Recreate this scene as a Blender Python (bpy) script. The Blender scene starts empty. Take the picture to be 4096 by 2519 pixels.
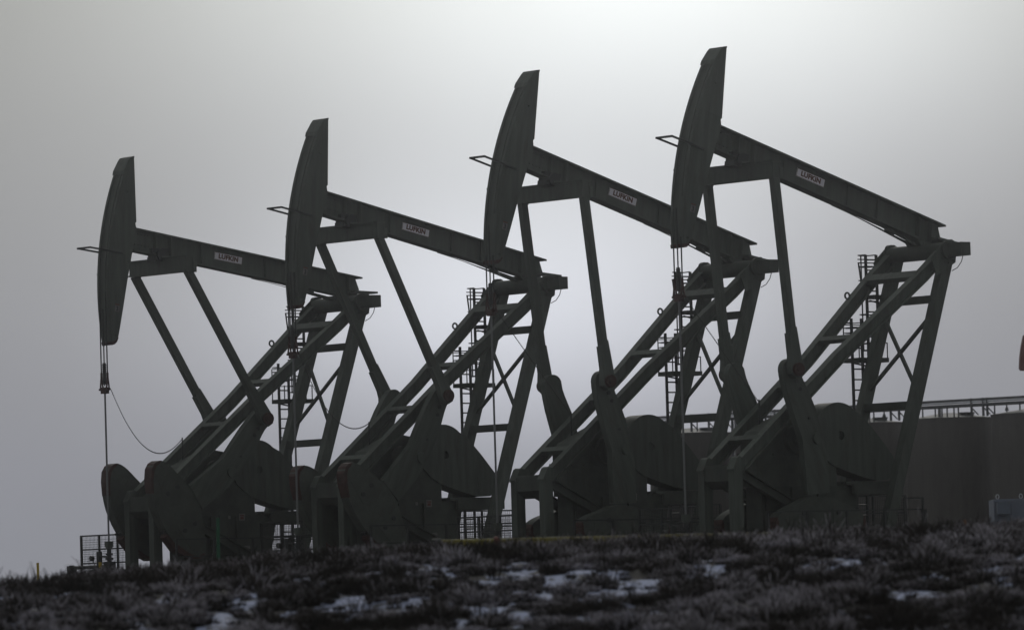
import bpy, bmesh, math, random
import numpy as np
from mathutils import Vector, Matrix
sc = bpy.context.scene
col = sc.collection
R = math.radians
# ------------------------------------------------------------------ camera
cam_d = bpy.data.cameras.new('camera'); cam = bpy.data.objects.new('camera', cam_d); col.objects.link(cam)
sc.camera = cam
cam_d.sensor_width = 36.0; cam_d.lens = 23150.0 * 36.0 / 4096.0
cam_d.clip_start = 1.0; cam_d.clip_end = 6000.0
PITCH, ROLL = R(2.881), R(-1.71)
cam.matrix_world = Matrix.Rotation(R(90) + PITCH, 4, 'X') @ Matrix.Rotation(ROLL, 4, 'Z')
cam_d.dof.use_dof = True; cam_d.dof.focus_distance = 178.0; cam_d.dof.aperture_fstop = 1.7
# ------------------------------------------------------------------ world: overcast winter fog, brightest patch behind the machines
w = bpy.data.worlds.new('World'); sc.world = w; w.use_nodes = True
nt = w.node_tree; nt.nodes.clear()
N = lambda t: nt.nodes.new(t)
out = N('ShaderNodeOutputWorld'); bg = N('ShaderNodeBackground'); nt.links.new(bg.outputs[0], out.inputs[0])
sky = N('ShaderNodeTexSky'); sky.sky_type = 'NISHITA'; sky.sun_disc = False
SUN_EL, SUN_AZ = R(24), R(3)
sky.sun_elevation = SUN_EL; sky.sun_rotation = SUN_AZ; sky.dust_density = 6.0
tc = N('ShaderNodeTexCoord')
BR = 0.25; BF = 0.275 - BR
def vdot(vec, d):
    n = N('ShaderNodeVectorMath'); n.operation = 'DOT_PRODUCT'; nt.links.new(vec, n.inputs[0]); n.inputs[1].default_value = d; return n.outputs['Value']
def mth(op, a, b=None, c=None, clamp=False):
    n = N('ShaderNodeMath'); n.operation = op; n.use_clamp = clamp
    for i, x in enumerate((a, b, c)):
        if x is None: continue
        if isinstance(x, (int, float)): n.inputs[i].default_value = x
        else: nt.links.new(x, n.inputs[i])
    return n.outputs[0]
gen = tc.outputs['Generated']
X_ = vdot(gen, (1, 0, 0)); Y_ = vdot(gen, (0, 1, 0)); Z_ = vdot(gen, (0, 0, 1))
def blob(cx, cz, sx, sz):
    a = mth('DIVIDE', mth('SUBTRACT', X_, cx), sx); b = mth('DIVIDE', mth('SUBTRACT', Z_, cz), sz)
    g = mth('EXPONENT', mth('MULTIPLY', mth('ADD', mth('MULTIPLY', a, a), mth('MULTIPLY', b, b)), -1.0))
    return mth('MULTIPLY', g, mth('GREATER_THAN', Y_, 0.0))
g1 = blob(0.0237, 0.1161, 0.0762, 0.0422)
g2 = blob(-0.0015, 0.0523, 0.0476, 0.0218)
tex = N('ShaderNodeTexNoise'); tex.inputs['Scale'].default_value = 14.0; tex.inputs['Detail'].default_value = 3.0; nt.links.new(gen, tex.inputs['Vector'])
front = mth('MULTIPLY', mth('ADD', Y_, 1.0), 0.5)
base = mth('ADD', mth('MULTIPLY', front, BF), BR)
tot = mth('ADD', mth('ADD', mth('MULTIPLY', g1, 0.73), base), mth('MULTIPLY', g2, 0.40))
tot = mth('MULTIPLY', tot, mth('ADD', mth('MULTIPLY', tex.outputs['Fac'], 0.16), 0.92))
ramp = N('ShaderNodeMix'); ramp.data_type = 'RGBA'
nt.links.new(mth('MULTIPLY', mth('SUBTRACT', Z_, 0.025), 12.0, clamp=True), ramp.inputs['Factor'])
ramp.inputs['A'].default_value = (0.930, 0.967, 1.105, 1); ramp.inputs['B'].default_value = (0.958, 1.008, 1.012, 1)
vm = N('ShaderNodeVectorMath'); vm.operation = 'SCALE'; nt.links.new(ramp.outputs['Result'], vm.inputs[0]); nt.links.new(tot, vm.inputs['Scale'])
sk = N('ShaderNodeVectorMath'); sk.operation = 'SCALE'; nt.links.new(sky.outputs[0], sk.inputs[0]); sk.inputs['Scale'].default_value = 0.0015
ad = N('ShaderNodeVectorMath'); ad.operation = 'ADD'; nt.links.new(vm.outputs[0], ad.inputs[0]); nt.links.new(sk.outputs[0], ad.inputs[1])
nt.links.new(ad.outputs[0], bg.inputs['Color']); bg.inputs['Strength'].default_value = 1.0
# ------------------------------------------------------------------ sun behind thick cloud, from behind the machines
sd = bpy.data.lights.new('sun', 'SUN'); sd.energy = 0.5; sd.angle = R(25); sd.color = (1.0, 0.97, 0.92)
so = bpy.data.objects.new('sun', sd); col.objects.link(so)
so.rotation_euler = (R(90) - SUN_EL, 0, R(180) - SUN_AZ)
sc.view_settings.view_transform = 'Standard'; sc.view_settings.look = 'None'; sc.view_settings.exposure = 0.0; sc.view_settings.gamma = 1.0
sc.render.resolution_x = 1024; sc.render.resolution_y = 629
# ------------------------------------------------------------------ materials
def mat(name, c, rough=0.65, metal=0.0, var=0.25, scale=3.0, c2=None, streak=False, spec=0.3, rust=None):
    m = bpy.data.materials.new(name); m.use_nodes = True; t = m.node_tree; b = t.nodes['Principled BSDF']
    b.inputs['Roughness'].default_value = rough; b.inputs['Metallic'].default_value = metal; b.inputs['Specular IOR Level'].default_value = spec
    tcn = t.nodes.new('ShaderNodeTexCoord'); mp = t.nodes.new('ShaderNodeMapping'); t.links.new(tcn.outputs['Object'], mp.inputs[0])
    if streak: mp.inputs['Scale'].default_value = (3.0, 3.0, 0.35)
    nz = t.nodes.new('ShaderNodeTexNoise'); nz.inputs['Scale'].default_value = scale; nz.inputs['Detail'].default_value = 6; nz.inputs['Roughness'].default_value = 0.65
    t.links.new(mp.outputs[0], nz.inputs['Vector'])
    cr = t.nodes.new('ShaderNodeValToRGB'); cr.color_ramp.elements[0].position = 0.3; cr.color_ramp.elements[1].position = 0.72
    c2 = c2 or [x * (1 - var) for x in c]
    kk = 1.0 if max(c) > .5 else 0.84
    cr.color_ramp.elements[0].color = (*[q * kk for q in c2], 1); cr.color_ramp.elements[1].color = (*[q * kk for q in c], 1)
    t.links.new(nz.outputs['Fac'], cr.inputs[0]); src = cr.outputs[0]
    if rust:
        oi = t.nodes.new('ShaderNodeObjectInfo'); mp2 = t.nodes.new('ShaderNodeMapping'); mp2.inputs['Scale'].default_value = (2.6, 2.6, .5); t.links.new(tcn.outputs['Object'], mp2.inputs[0])
        of = t.nodes.new('ShaderNodeVectorMath'); of.operation = 'SCALE'; of.inputs[0].default_value = (17, 31, 7); t.links.new(oi.outputs['Random'], of.inputs['Scale']); t.links.new(of.outputs[0], mp2.inputs['Location'])
        n2 = t.nodes.new('ShaderNodeTexNoise'); n2.inputs['Scale'].default_value = 1.7; n2.inputs['Detail'].default_value = 8; n2.inputs['Roughness'].default_value = .7; t.links.new(mp2.outputs[0], n2.inputs['Vector'])
        c3 = t.nodes.new('ShaderNodeValToRGB'); c3.color_ramp.elements[0].position = .53; c3.color_ramp.elements[1].position = .70; t.links.new(n2.outputs['Fac'], c3.inputs[0])
        mx = t.nodes.new('ShaderNodeMix'); mx.data_type = 'RGBA'; f = t.nodes.new('ShaderNodeMath'); f.operation = 'MULTIPLY'; f.inputs[1].default_value = .5; t.links.new(c3.outputs[0], f.inputs[0]); t.links.new(f.outputs[0], mx.inputs['Factor'])
        t.links.new(src, mx.inputs['A']); mx.inputs['B'].default_value = (*rust, 1); src = mx.outputs['Result']
        hs = t.nodes.new('ShaderNodeHueSaturation'); mr = t.nodes.new('ShaderNodeMapRange'); mr.inputs['To Min'].default_value = .82; mr.inputs['To Max'].default_value = 1.18; t.links.new(oi.outputs['Random'], mr.inputs['Value']); t.links.new(mr.outputs[0], hs.inputs['Value']); t.links.new(src, hs.inputs['Color']); src = hs.outputs[0]
    t.links.new(src, b.inputs['Base Color'])
    bp = t.nodes.new('ShaderNodeBump'); bp.inputs['Strength'].default_value = 0.15; bp.inputs['Distance'].default_value = 0.02
    t.links.new(nz.outputs['Fac'], bp.inputs['Height']); t.links.new(bp.outputs[0], b.inputs['Normal'])
    return m
M = dict(
    paint=mat('grey_green_paint', (0.104, 0.122, 0.104), var=0.45, rust=(.042, .032, .024), scale=1.6, streak=True),
    paint_d=mat('weathered_paint', (0.073, 0.084, 0.072), var=0.45, rust=(.032, .025, .019), scale=2.0),
    cw=mat('counterweight_paint', (0.089, 0.102, 0.087), var=0.45, rust=(.040, .028, .021), scale=2.0),
    steel=mat('dark_steel', (0.040, 0.042, 0.043), rough=0.5, metal=0.2, scale=6),
    rod=mat('polished_steel', (0.20, 0.205, 0.21), rough=0.4, metal=0.4, var=0.1),
    red=mat('faded_red_paint', (0.075, 0.026, 0.022), var=0.6, scale=4),
    white=mat('sign_white', (0.86, 0.82, 0.88), var=0.1, scale=8),
    tagw=mat('faded_tag', (0.20, 0.18, 0.19), var=0.3, scale=8),
    redink=mat('sign_red_brown', (0.16, 0.045, 0.035), var=0.3, scale=10),
    ink=mat('sign_black', (0.03, 0.03, 0.03)),
    tank=mat('tan_tank_paint', (0.115, 0.107, 0.102), var=0.35, rust=(.038, .033, .032), scale=0.7, streak=True),
    tankroof=mat('tank_roof', (0.13, 0.135, 0.14), var=0.3, scale=2.0),
    pipe=mat('grey_pipe', (0.10, 0.105, 0.115), var=0.3, scale=3),
    palepipe=mat('pale_pipe', (0.5, 0.52, 0.56), var=0.35, scale=4),
    box=mat('pale_blue_cabin', (0.20, 0.23, 0.30), var=0.2, scale=2.0),
    boxd=mat('grey_blue_door', (0.15, 0.18, 0.24), var=0.2, scale=2.0),
    yellow=mat('yellow_paint', (0.55, 0.38, 0.03), var=0.35, scale=6),
    olive=mat('mossy_yellow_pipe', (0.20, 0.17, 0.012), var=0.45, scale=3),
    green=mat('green_paint', (0.010, 0.105, 0.050), var=0.25, scale=6),
    orange=mat('faded_orange', (0.35, 0.15, 0.04), var=0.3),
    redp=mat('dark_red_paint', (0.20, 0.055, 0.052), var=0.3, scale=1.0),
    concrete=mat('concrete', (0.22, 0.21, 0.20), var=0.3, scale=4),
)
# ------------------------------------------------------------------ mesh building.  local axes: x to the rear, y to the near side, z up
class MB:
    def __init__(s): s.v = []; s.f = []; s.mi = []; s.mats = []; s.cur = 0; s.sm = []; s.cs = False
    def m(s, name):
        if name not in s.mats: s.mats.append(name)
        s.cur = s.mats.index(name); return s
    def add(s, vs, fs, smooth=False):
        o = len(s.v); s.v += [tuple(p) for p in vs]
        for f in fs: s.f.append([i + o for i in f]); s.mi.append(s.cur); s.sm.append(smooth)
        return s
    def box(s, x0, x1, y0, y1, z0, z1):
        vs = [(x, y, z) for z in (z0, z1) for y in (y0, y1) for x in (x0, x1)]
        return s.add(vs, [(0, 1, 3, 2), (4, 6, 7, 5), (0, 4, 5, 1), (2, 3, 7, 6), (0, 2, 6, 4), (1, 5, 7, 3)])
    def bar(s, p, q, wd, hg, side=(0, 1, 0), ends=None):
        # box along p->q; wd across 'side', hg across the other normal
        p, q = Vector(p), Vector(q); d = (q - p).normalized(); sd_ = Vector(side); sd_ = (sd_ - d * sd_.dot(d)).normalized(); n = d.cross(sd_).normalized()
        vs = []
        for c in (p, q):
            for a, b in ((-1, -1), (1, -1), (1, 1), (-1, 1)): vs.append(c + sd_ * (wd / 2 * a) + n * (hg / 2 * b))
        return s.add(vs, [(0, 1, 2, 3), (7, 6, 5, 4), (0, 4, 5, 1), (1, 5, 6, 2), (2, 6, 7, 3), (3, 7, 4, 0)])
    def ibeam(s, pts, wd, hg, tf=0.035, tw=0.03):
        # pts path in any plane; flanges across y
        for (o0, o1, ww) in ((hg / 2 - tf, hg / 2, wd), (-hg / 2, -hg / 2 + tf, wd), (-hg / 2 + tf, hg / 2 - tf, tw)):
            vs = []
            for i, p in enumerate(pts):
                a = Vector(pts[max(i - 1, 0)]); b = Vector(pts[min(i + 1, len(pts) - 1)]); d = (b - a); d.y = 0; d.normalize()
                n = Vector((-d.z, 0, d.x)); p = Vector(p)
                for yy, oo in ((-1, o0), (1, o0), (1, o1), (-1, o1)): vs.append(p + Vector((0, yy * ww / 2, 0)) + n * oo)
            fs = [(0, 1, 2, 3)]; k = len(pts)
            for i in range(k - 1):
                for a in range(4): b = (a + 1) % 4; fs.append((4 * i + a, 4 * i + 4 + a, 4 * i + 4 + b, 4 * i + b))
            fs.append(tuple(4 * (k - 1) + a for a in (3, 2, 1, 0)))
            s.add(vs, fs)
        return s
    def cyl(s, p, q, r, r2=None, n=20, cap=True):
        p, q = Vector(p), Vector(q); r2 = r if r2 is None else r2; d = (q - p).normalized(); a = d.orthogonal().normalized(); b = d.cross(a)
        vs = [c + (a * math.cos(t) + b * math.sin(t)) * rr for c, rr in ((p, r), (q, r2)) for t in [2 * math.pi * i / n for i in range(n)]]
        s.add(vs, [(i, (i + 1) % n, n + (i + 1) % n, n + i) for i in range(n)], smooth=n > 8)
        if cap: s.add(vs, [tuple(range(n))[::-1], tuple(range(n, 2 * n))])
        return s
    def tube(s, pts, r, n=6):
        pts = [Vector(p) for p in pts]; vs = []; k = len(pts); a = None
        for i, p in enumerate(pts):
            d = (pts[min(i + 1, k - 1)] - pts[max(i - 1, 0)]).normalized()
            a = d.orthogonal().normalized() if a is None else (a - d * a.dot(d)).normalized(); b = d.cross(a)
            vs += [p + (a * math.cos(t) + b * math.sin(t)) * r for t in [2 * math.pi * j / n for j in range(n)]]
        fs = [(i * n + j, i * n + (j + 1) % n, (i + 1) * n + (j + 1) % n, (i + 1) * n + j) for i in range(k - 1) for j in range(n)]
        fs += [tuple(range(n))[::-1], tuple(range((k - 1) * n, k * n))]
        return s.add(vs, fs, smooth=True)
    def prism(s, outline, y0, y1, holes=(), bev=0.0):
        loops = [list(outline)] + [list(h) for h in holes]
        bm = bmesh.new(); allv = []
        for lp in loops:
            vv = [bm.verts.new((x, 0, z)) for x, z in lp]; allv.append(vv)
            for i in range(len(vv)): bm.edges.new((vv[i], vv[(i + 1) % len(vv)]))
        bmesh.ops.triangle_fill(bm, use_beauty=True, use_dissolve=False, edges=bm.edges[:], normal=(0, 1, 0))
        bm.verts.index_update(); tris = [[v.index for v in f.verts] for f in bm.faces]; vs = [v.co.copy() for v in bm.verts]
        loopidx = [[v.index for v in vv] for vv in allv]; bm.free(); k = len(vs)
        V = [(p.x, y0, p.z) for p in vs] + [(p.x, y1, p.z) for p in vs]
        F = [t for t in tris] + [[i + k for i in t[::-1]] for t in tris]
        for lp in loopidx: F += [(lp[i], lp[(i + 1) % len(lp)], lp[(i + 1) % len(lp)] + k, lp[i] + k) for i in range(len(lp))]
        return s.add(V, F)
    def shape(s, verts2, polys, org, ux, uz, y0, y1): return s
    def mesh(s, name, default):
        me = bpy.data.meshes.new(name)
        me.from_pydata([(x, -y, z) for x, y, z in s.v], [], s.f)
        for mn in (s.mats or [default]): me.materials.append(M[mn])
        for p, mi, sm in zip(me.polygons, s.mi, s.sm): p.material_index = mi; p.use_smooth = sm
        bm = bmesh.new(); bm.from_mesh(me); bmesh.ops.recalc_face_normals(bm, faces=bm.faces[:]); bm.to_mesh(me); bm.free()
        return me
_cache = {}
def part(name, key, build, material, parent, loc=(0, 0, 0), ry=0.0, label=None):
    if key not in _cache:
        b = MB(); b.m(material); build(b); _cache[key] = b.mesh(name, material)
    o = bpy.data.objects.new(name, _cache[key]); col.objects.link(o); o.parent = parent
    o.location = (loc[0], -loc[1], loc[2]); o.rotation_euler = (0, ry, 0)
    if label: o['label'] = label
    return o
def thing(name, label, cat, loc=(0, 0, 0), rz=0.0, group=None):
    o = bpy.data.objects.new(name, None); col.objects.link(o); o.empty_display_size = 0.3
    o.location = loc; o.rotation_euler = (0, 0, rz); o['label'] = label; o['category'] = cat
    if group: o['group'] = group
    return o
def circ(cx, cz, r, n=16, a0=0, a1=360): return [(cx + r * math.cos(R(a0 + (a1 - a0) * i / n)), cz + r * math.sin(R(a0 + (a1 - a0) * i / n))) for i in range(n + (0 if a1 - a0 == 360 else 1))]
# lettering: font curve -> flat triangles, returned as (verts2d, faces)
def text2d(s, size, bold=0.0, sx=1.0):
    cu = bpy.data.curves.new('t', 'FONT'); cu.body = s; cu.size = size; cu.offset = bold; cu.align_x = 'CENTER'; cu.align_y = 'CENTER'; cu.space_character = 1.06; cu.resolution_u = 3
    o = bpy.data.objects.new('t', cu); col.objects.link(o); dg = bpy.context.evaluated_depsgraph_get(); dg.update()
    me = bpy.data.meshes.new_from_object(o.evaluated_get(dg)); vs = [(v.co.x * sx, v.co.y) for v in me.vertices]; fs = [tuple(p.vertices) for p in me.polygons]
    col.objects.unlink(o); bpy.data.objects.remove(o); bpy.data.curves.remove(cu); bpy.data.meshes.remove(me)
    return vs, fs
def put_text(b, td, cx, cz, ang, y):
    vs, fs = td; c, s_ = math.cos(ang), math.sin(ang)
    b.add([(cx + x * c - z * s_, y, cz + x * s_ + z * c) for x, z in vs], fs)
def plate(b, cx, cz, wd, hg, ang, y0, y1):
    c, s_ = math.cos(ang), math.sin(ang)
    b.prism([(cx + x * c - z * s_, cz + x * s_ + z * c) for x, z in ((-wd / 2, -hg / 2), (wd / 2, -hg / 2), (wd / 2, hg / 2), (-wd / 2, hg / 2))], y0, y1)
T_NAME = text2d('LUFKIN', 0.20, 0.0115, 1.12); T_3 = text2d('3', 0.2, 0.006)
H0 = 9.3                                             # top of the post above the pad
PX, PZ = 0.159, 0.100                                # beam pivot
CX, CZ = -5.69, -5.615                               # crankshaft
RC, LP = 2.114, 5.44                                 # crank radius, pitman length
EX, EZ = -7.432, 0.589                               # equalizer hinge in beam coordinates
ARC = 9.72
# ---- moving parts' meshes
def b_beam(b):
    s = -0.1615; top = lambda x: 2.03 + s * (x + 8.49)
    t = 0.05; d = 0.69
    b.prism([(-8.62, top(-8.62)), (0.44, top(0.44)), (0.44, top(.44) - t), (-8.62, top(-8.62) - t)], -0.2, 0.2)
    b.prism([(-8.62, top(-8.62) - d), (0.30, top(0.30) - d), (0.30, top(.30) - d - t), (-8.62, top(-8.62) - d - t)], -0.2, 0.2)
    b.prism([(-8.62, top(-8.62) - t), (0.27, top(0.27) - t), (0.42, top(.42) - d + .3), (0.30, top(0.30) - d), (-8.62, top(-8.62) - d)], -0.02, 0.02)
    for x in (-7.75, -7.15, -0.6, -0.1): b.prism([(x, top(x) - t), (x + .03, top(x) - t), (x + .03, top(x) - d), (x, top(x) - d)], -0.18, 0.18)
    for x in (-5.9, -3.4, -2.2):
        b.prism([(x, top(x) - t), (x + .02, top(x) - t), (x + .02, top(x) - d), (x, top(x) - d)], -0.09, 0.09)
    for k in range(5):
        for dz in (.15, .50): b.cyl((-8.45 + k * .13, -.05, top(-8.45 + k * .13) - dz), (-8.45 + k * .13, .05, top(-8.45 + k * .13) - dz), .022, n=6)
    for y in (-.14, .08): b.prism([(-3.8, .515), (-.58, -.12), (-.62, -.18), (-2.9, .345), (-3.8, .50)], y, y + .06)
    b.prism([(-1.75, .23), (-1.45, .18), (-1.45, .0), (-1.75, .06)], -0.06, 0.06)
def b_saddle(b):
    s = -0.1615
    b.prism([(-0.1, .08), (0.85, .08 + s * .95 + .12), (0.85, .14 + s * .95 + .12), (-0.1, .14)], 0.0, 0.46)
    b.prism([(-0.75, -0.03), (-.45, -.30), (.15, -.30), (.35, -0.13)], -0.3, 0.3)
def b_nameplate(b):
    a = -0.1500; cx, cz = -4.815, 1.135
    b.m('white'); plate(b, cx, cz, 1.10, 0.245, a, 0.021, 0.032)
    b.m('redink')
    c, s_ = math.cos(a), math.sin(a)
    for (x0, x1, z0, z1) in ((-.55, .55, .108, .1225), (-.55, .55, -.1225, -.108), (-.55, -.536, -.108, .108), (.536, .55, -.108, .108)):
        b.add([(cx + x * c - z * s_, 0.035, cz + x * s_ + z * c) for x, z in ((x0, z0), (x1, z0), (x1, z1), (x0, z1))], [(0, 1, 2, 3)])
    put_text(b, T_NAME, cx, cz, a, 0.036)
def arc_pts(z0, z1, n, r=ARC): return [(-math.sqrt(r * r - z * z), z) for z in np.linspace(z0, z1, n)]
BACK = [(-8.58, 4.25), (-8.555, 2.20), (-8.60, 2.17), (-8.56, 1.98), (-8.72, 1.34), (-8.93, .5), (-9.15, -.5), (-9.30, -1.15), (-9.37, -1.42), (-9.43, -1.55), (-9.50, -1.62), (-9.585, -1.655)]
def b_head(b):
    front = arc_pts(-1.655, 3.85, 26); front += [(-8.84, 4.02), (-8.78, 4.12), (-8.70, 4.20)]
    ol = BACK[::-1][:] ; ol = front + [(-8.58, 4.25)] + BACK[1:-1]
    holes = [circ(-9.50, -1.37, 0.042, 10), circ(-8.88, 3.15, 0.028, 8)]
    b.prism(ol, 0.20, 0.29, holes); b.prism(ol, -0.29, -0.20, holes)
    inner = arc_pts(-1.60, 3.80, 26, ARC - 0.03); 
    b.prism(inner + [(-8.62, 3.8)] + [(-8.60, 2.2), (-8.78, 1.34), (-8.99, .5), (-9.2, -.5), (-9.33, -1.05)], -0.20, 0.20)
    b.prism([(-9.02, 3.70), (-8.99, 3.83), (-8.80, 4.14), (-8.72, 4.24), (-8.57, 4.28), (-8.575, 4.22), (-8.70, 4.15), (-8.78, 4.07), (-8.97, 3.72)], -0.297, 0.297)
    for s_ in (1, -1):
        for k in range(12): a = R(-8 + k * 2.9); r_ = ARC - .07; b.cyl((-r_ * math.cos(a), s_ * .285, r_ * math.sin(a)), (-r_ * math.cos(a), s_ * .302, r_ * math.sin(a)), .016, n=6)
        b.prism([(-9.72, .55), (-8.93, .44), (-8.93, .48), (-9.72, .59)], s_ * .285, s_ * .296); b.prism([(-9.42, 2.35), (-8.57, 2.22), (-8.57, 2.26), (-9.42, 2.39)], s_ * .285, s_ * .296)
        b.prism([(x, z) for x, z in arc_pts(-1.5, 3.7, 20, ARC - .10)] + [(x, z) for x, z in arc_pts(3.7, -1.5, 20, ARC - .125)], s_ * .285, s_ * .297)
    for yy in (0.165, -0.165): b.tube([(x, yy, z) for x, z in arc_pts(-0.2, 3.75, 24, ARC + 0.012)], 0.022)
def b_headtip(b):
    b.prism([(-9.62, -1.56), (-9.585, -1.668), (-9.50, -1.64), (-9.42, -1.565), (-9.36, -1.44), (-9.385, -1.43), (-9.46, -1.52)], -0.295, 0.295)
def b_guard(b):
    b.bar((-9.60, .33, 1.27), (-10.38, .33, 1.375), .05, .05); b.bar((-9.60, -.33, 1.27), (-10.38, -.33, 1.375), .05, .05)
    b.bar((-10.385, -.355, 1.375), (-10.385, .355, 1.375), .055, .055, side=(0, 0, 1)); b.bar((-9.6, .315, 1.27), (-9.15, .315, 1.21), .045, .045)
def b_decal(b):
    b.m('tagw'); plate(b, -9.385, -.53, .17, .19, R(-8), 0.291, 0.294); b.m('ink'); put_text(b, T_3, -9.385, -.535, R(-8), 0.296)
    b.m('redink'); plate(b, -9.375, -.40, .17, .03, R(-8), 0.291, 0.2945)
def b_equalizer(b):
    b.box(-.17, .17, -1.56, 1.56, 0.44, 0.50); b.box(-.17, .17, -1.56, 1.56, 0.0, 0.05); b.box(-.14, -.10, -1.54, 1.54, .05, .44); b.box(.10, .14, -1.54, 1.54, .05, .44)
    for y in (-1.55, -.9, -.3, .3, .9, 1.5): b.box(-.10, .10, y, y + .03, .05, .44)
    b.box(-.17, .17, -.28, .28, .50, .56)
    b.bar((.18, 1.50, .30), (.18, 1.50, -.02), .12, .12)
    b.bar((.18, -1.50, .30), (.18, -1.50, -.02), .12, .12)
def b_eqbear(b):
    b.cyl((0, -.26, 0), (0, .26, 0), .20); b.box(-.34, .28, -.19, .19, .06, .20); b.box(-.26, .2, -.22, .22, -.2, -.05)
def b_pitman(b):
    # hinge at origin, pin at z=-LP
    b.box(-.115, .115, -.10, .10, -LP + .95, 0.03)
    b.box(-.10, .10, .10, .115, -LP + 1.0, -.1)
    b.prism([(-.16, -LP + 1.05), (-.16, -LP + .40), (-.22, -LP + .1), (-.22, -LP - .10), (-.1, -LP - .24), (.1, -LP - .24), (.22, -LP - .10), (.22, -LP + .1), (.19, -LP + .55), (.14, -LP + 1.2), (.07, -LP + 1.2), (.07, -LP + 1.05)], -.11, .11)
def b_pincap(b): b.cyl((0, .11, -LP), (0, .20, -LP), .19, n=24); b.cyl((0, .20, -LP), (0, .24, -LP), .10, n=12)
C4 = R(-20.7)
def to_crank(x, z):
    dx, dz = x - CX, z - CZ; return (dx * math.cos(C4) - dz * math.sin(C4), dx * math.sin(C4) + dz * math.cos(C4))
ARM_L = [to_crank(*p) for p in ((-6.75, -3.75), (-6.72, -3.95), (-6.62, -4.39), (-6.42, -5.03), (-6.22, -5.63), (-6.19, -7.2))]
ARM_R = [to_crank(*p) for p in ((-6.10, -3.75), (-6.02, -3.95), (-5.80, -4.39), (-5.64, -4.77), (-5.38, -5.78), (-5.33, -6.27), (-5.34, -7.2))]
def b_crank(b):
    cap = circ(0.0, RC, 0.32, 10, 175, 5)
    b.prism(ARM_L[::-1] + cap + ARM_R, 1.05, 1.28)
    b.cyl((0, .5, 0), (0, 1.36, 0), .17)
    for (x, z, r) in ((.03, RC - .36, .065), (.05, RC - .62, .06), (0, .62, .04)): b.m('steel').cyl((x, 1.28, z), (x, 1.30, z), r, n=14)
AX = (math.sin(R(204)), math.cos(R(204))); TX = (math.sin(R(294)), math.cos(R(294)))
at2 = lambda a, t: (AX[0] * a + TX[0] * t, AX[1] * a + TX[1] * t)
CWO = [(1.66, 0), (1.68, .38), (1.86, .90), (2.02, 1.34), (2.18, 1.60), (2.34, 1.70), (2.50, 1.70), (2.68, 1.60), (2.86, 1.34), (3.04, .94), (3.16, .5), (3.20, 0)]
def smooth_open(P, k=4):
    P = [P[0]] + P + [P[-1]]; out = []
    for i in range(1, len(P) - 2):
        for j in range(k):
            t = j / k; q = [.5 * (2 * P[i][d] + (P[i + 1][d] - P[i - 1][d]) * t + (2 * P[i - 1][d] - 5 * P[i][d] + 4 * P[i + 1][d] - P[i + 2][d]) * t * t + (3 * P[i][d] - P[i - 1][d] - 3 * P[i + 1][d] + P[i + 2][d]) * t ** 3) for d in (0, 1)]
            out.append(tuple(q))
    return out + [P[-1]]
CWO = smooth_open(CWO)
def b_cw(b):
    ol = CWO + [(a, -t) for a, t in CWO[::-1][1:-1]]
    b.prism([at2(a, t) for a, t in ol], 0.98, 1.36)
    for a, t in ((2.12, .66), (2.56, .66), (2.12, -.66), (2.56, -.66)):
        x, z = at2(a, t); b.m('steel').cyl((x, 1.36, z), (x, 1.39, z), .075, n=12); b.m('cw')
    for sgn in (1, -1):
        b.m('cw').prism([at2(a, t * sgn) for a, t in ((2.0, .45), (2.75, .45), (2.65, 1.25), (2.2, 1.2))], 1.36, 1.372)
    b.m('steel').prism([at2(a, t) for a, t in ((3.14, -.35), (3.14, -.30), (3.27, -.28), (3.27, -.37))], 1.1, 1.3)
def b_redtip(s_):
    def f(b):
        o = [(2.22, 1.655), (2.34, 1.712), (2.50, 1.712), (2.69, 1.61), (2.87, 1.35), (3.05, .95), (3.01, .92), (2.80, 1.30), (2.62, 1.52), (2.48, 1.61), (2.34, 1.61)]
        b.prism([at2(a, t * s_) for a, t in o], 0.975, 1.365)
    return f
def b_lobe(b):   # auxiliary weight bolted to the outer rim
    b.prism([at2(a, t) for a, t in ((3.12, -.42), (3.29, -.50), (3.17, -1.05), (2.88, -1.42), (2.76, -1.37))], 1.0, 1.34)
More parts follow.
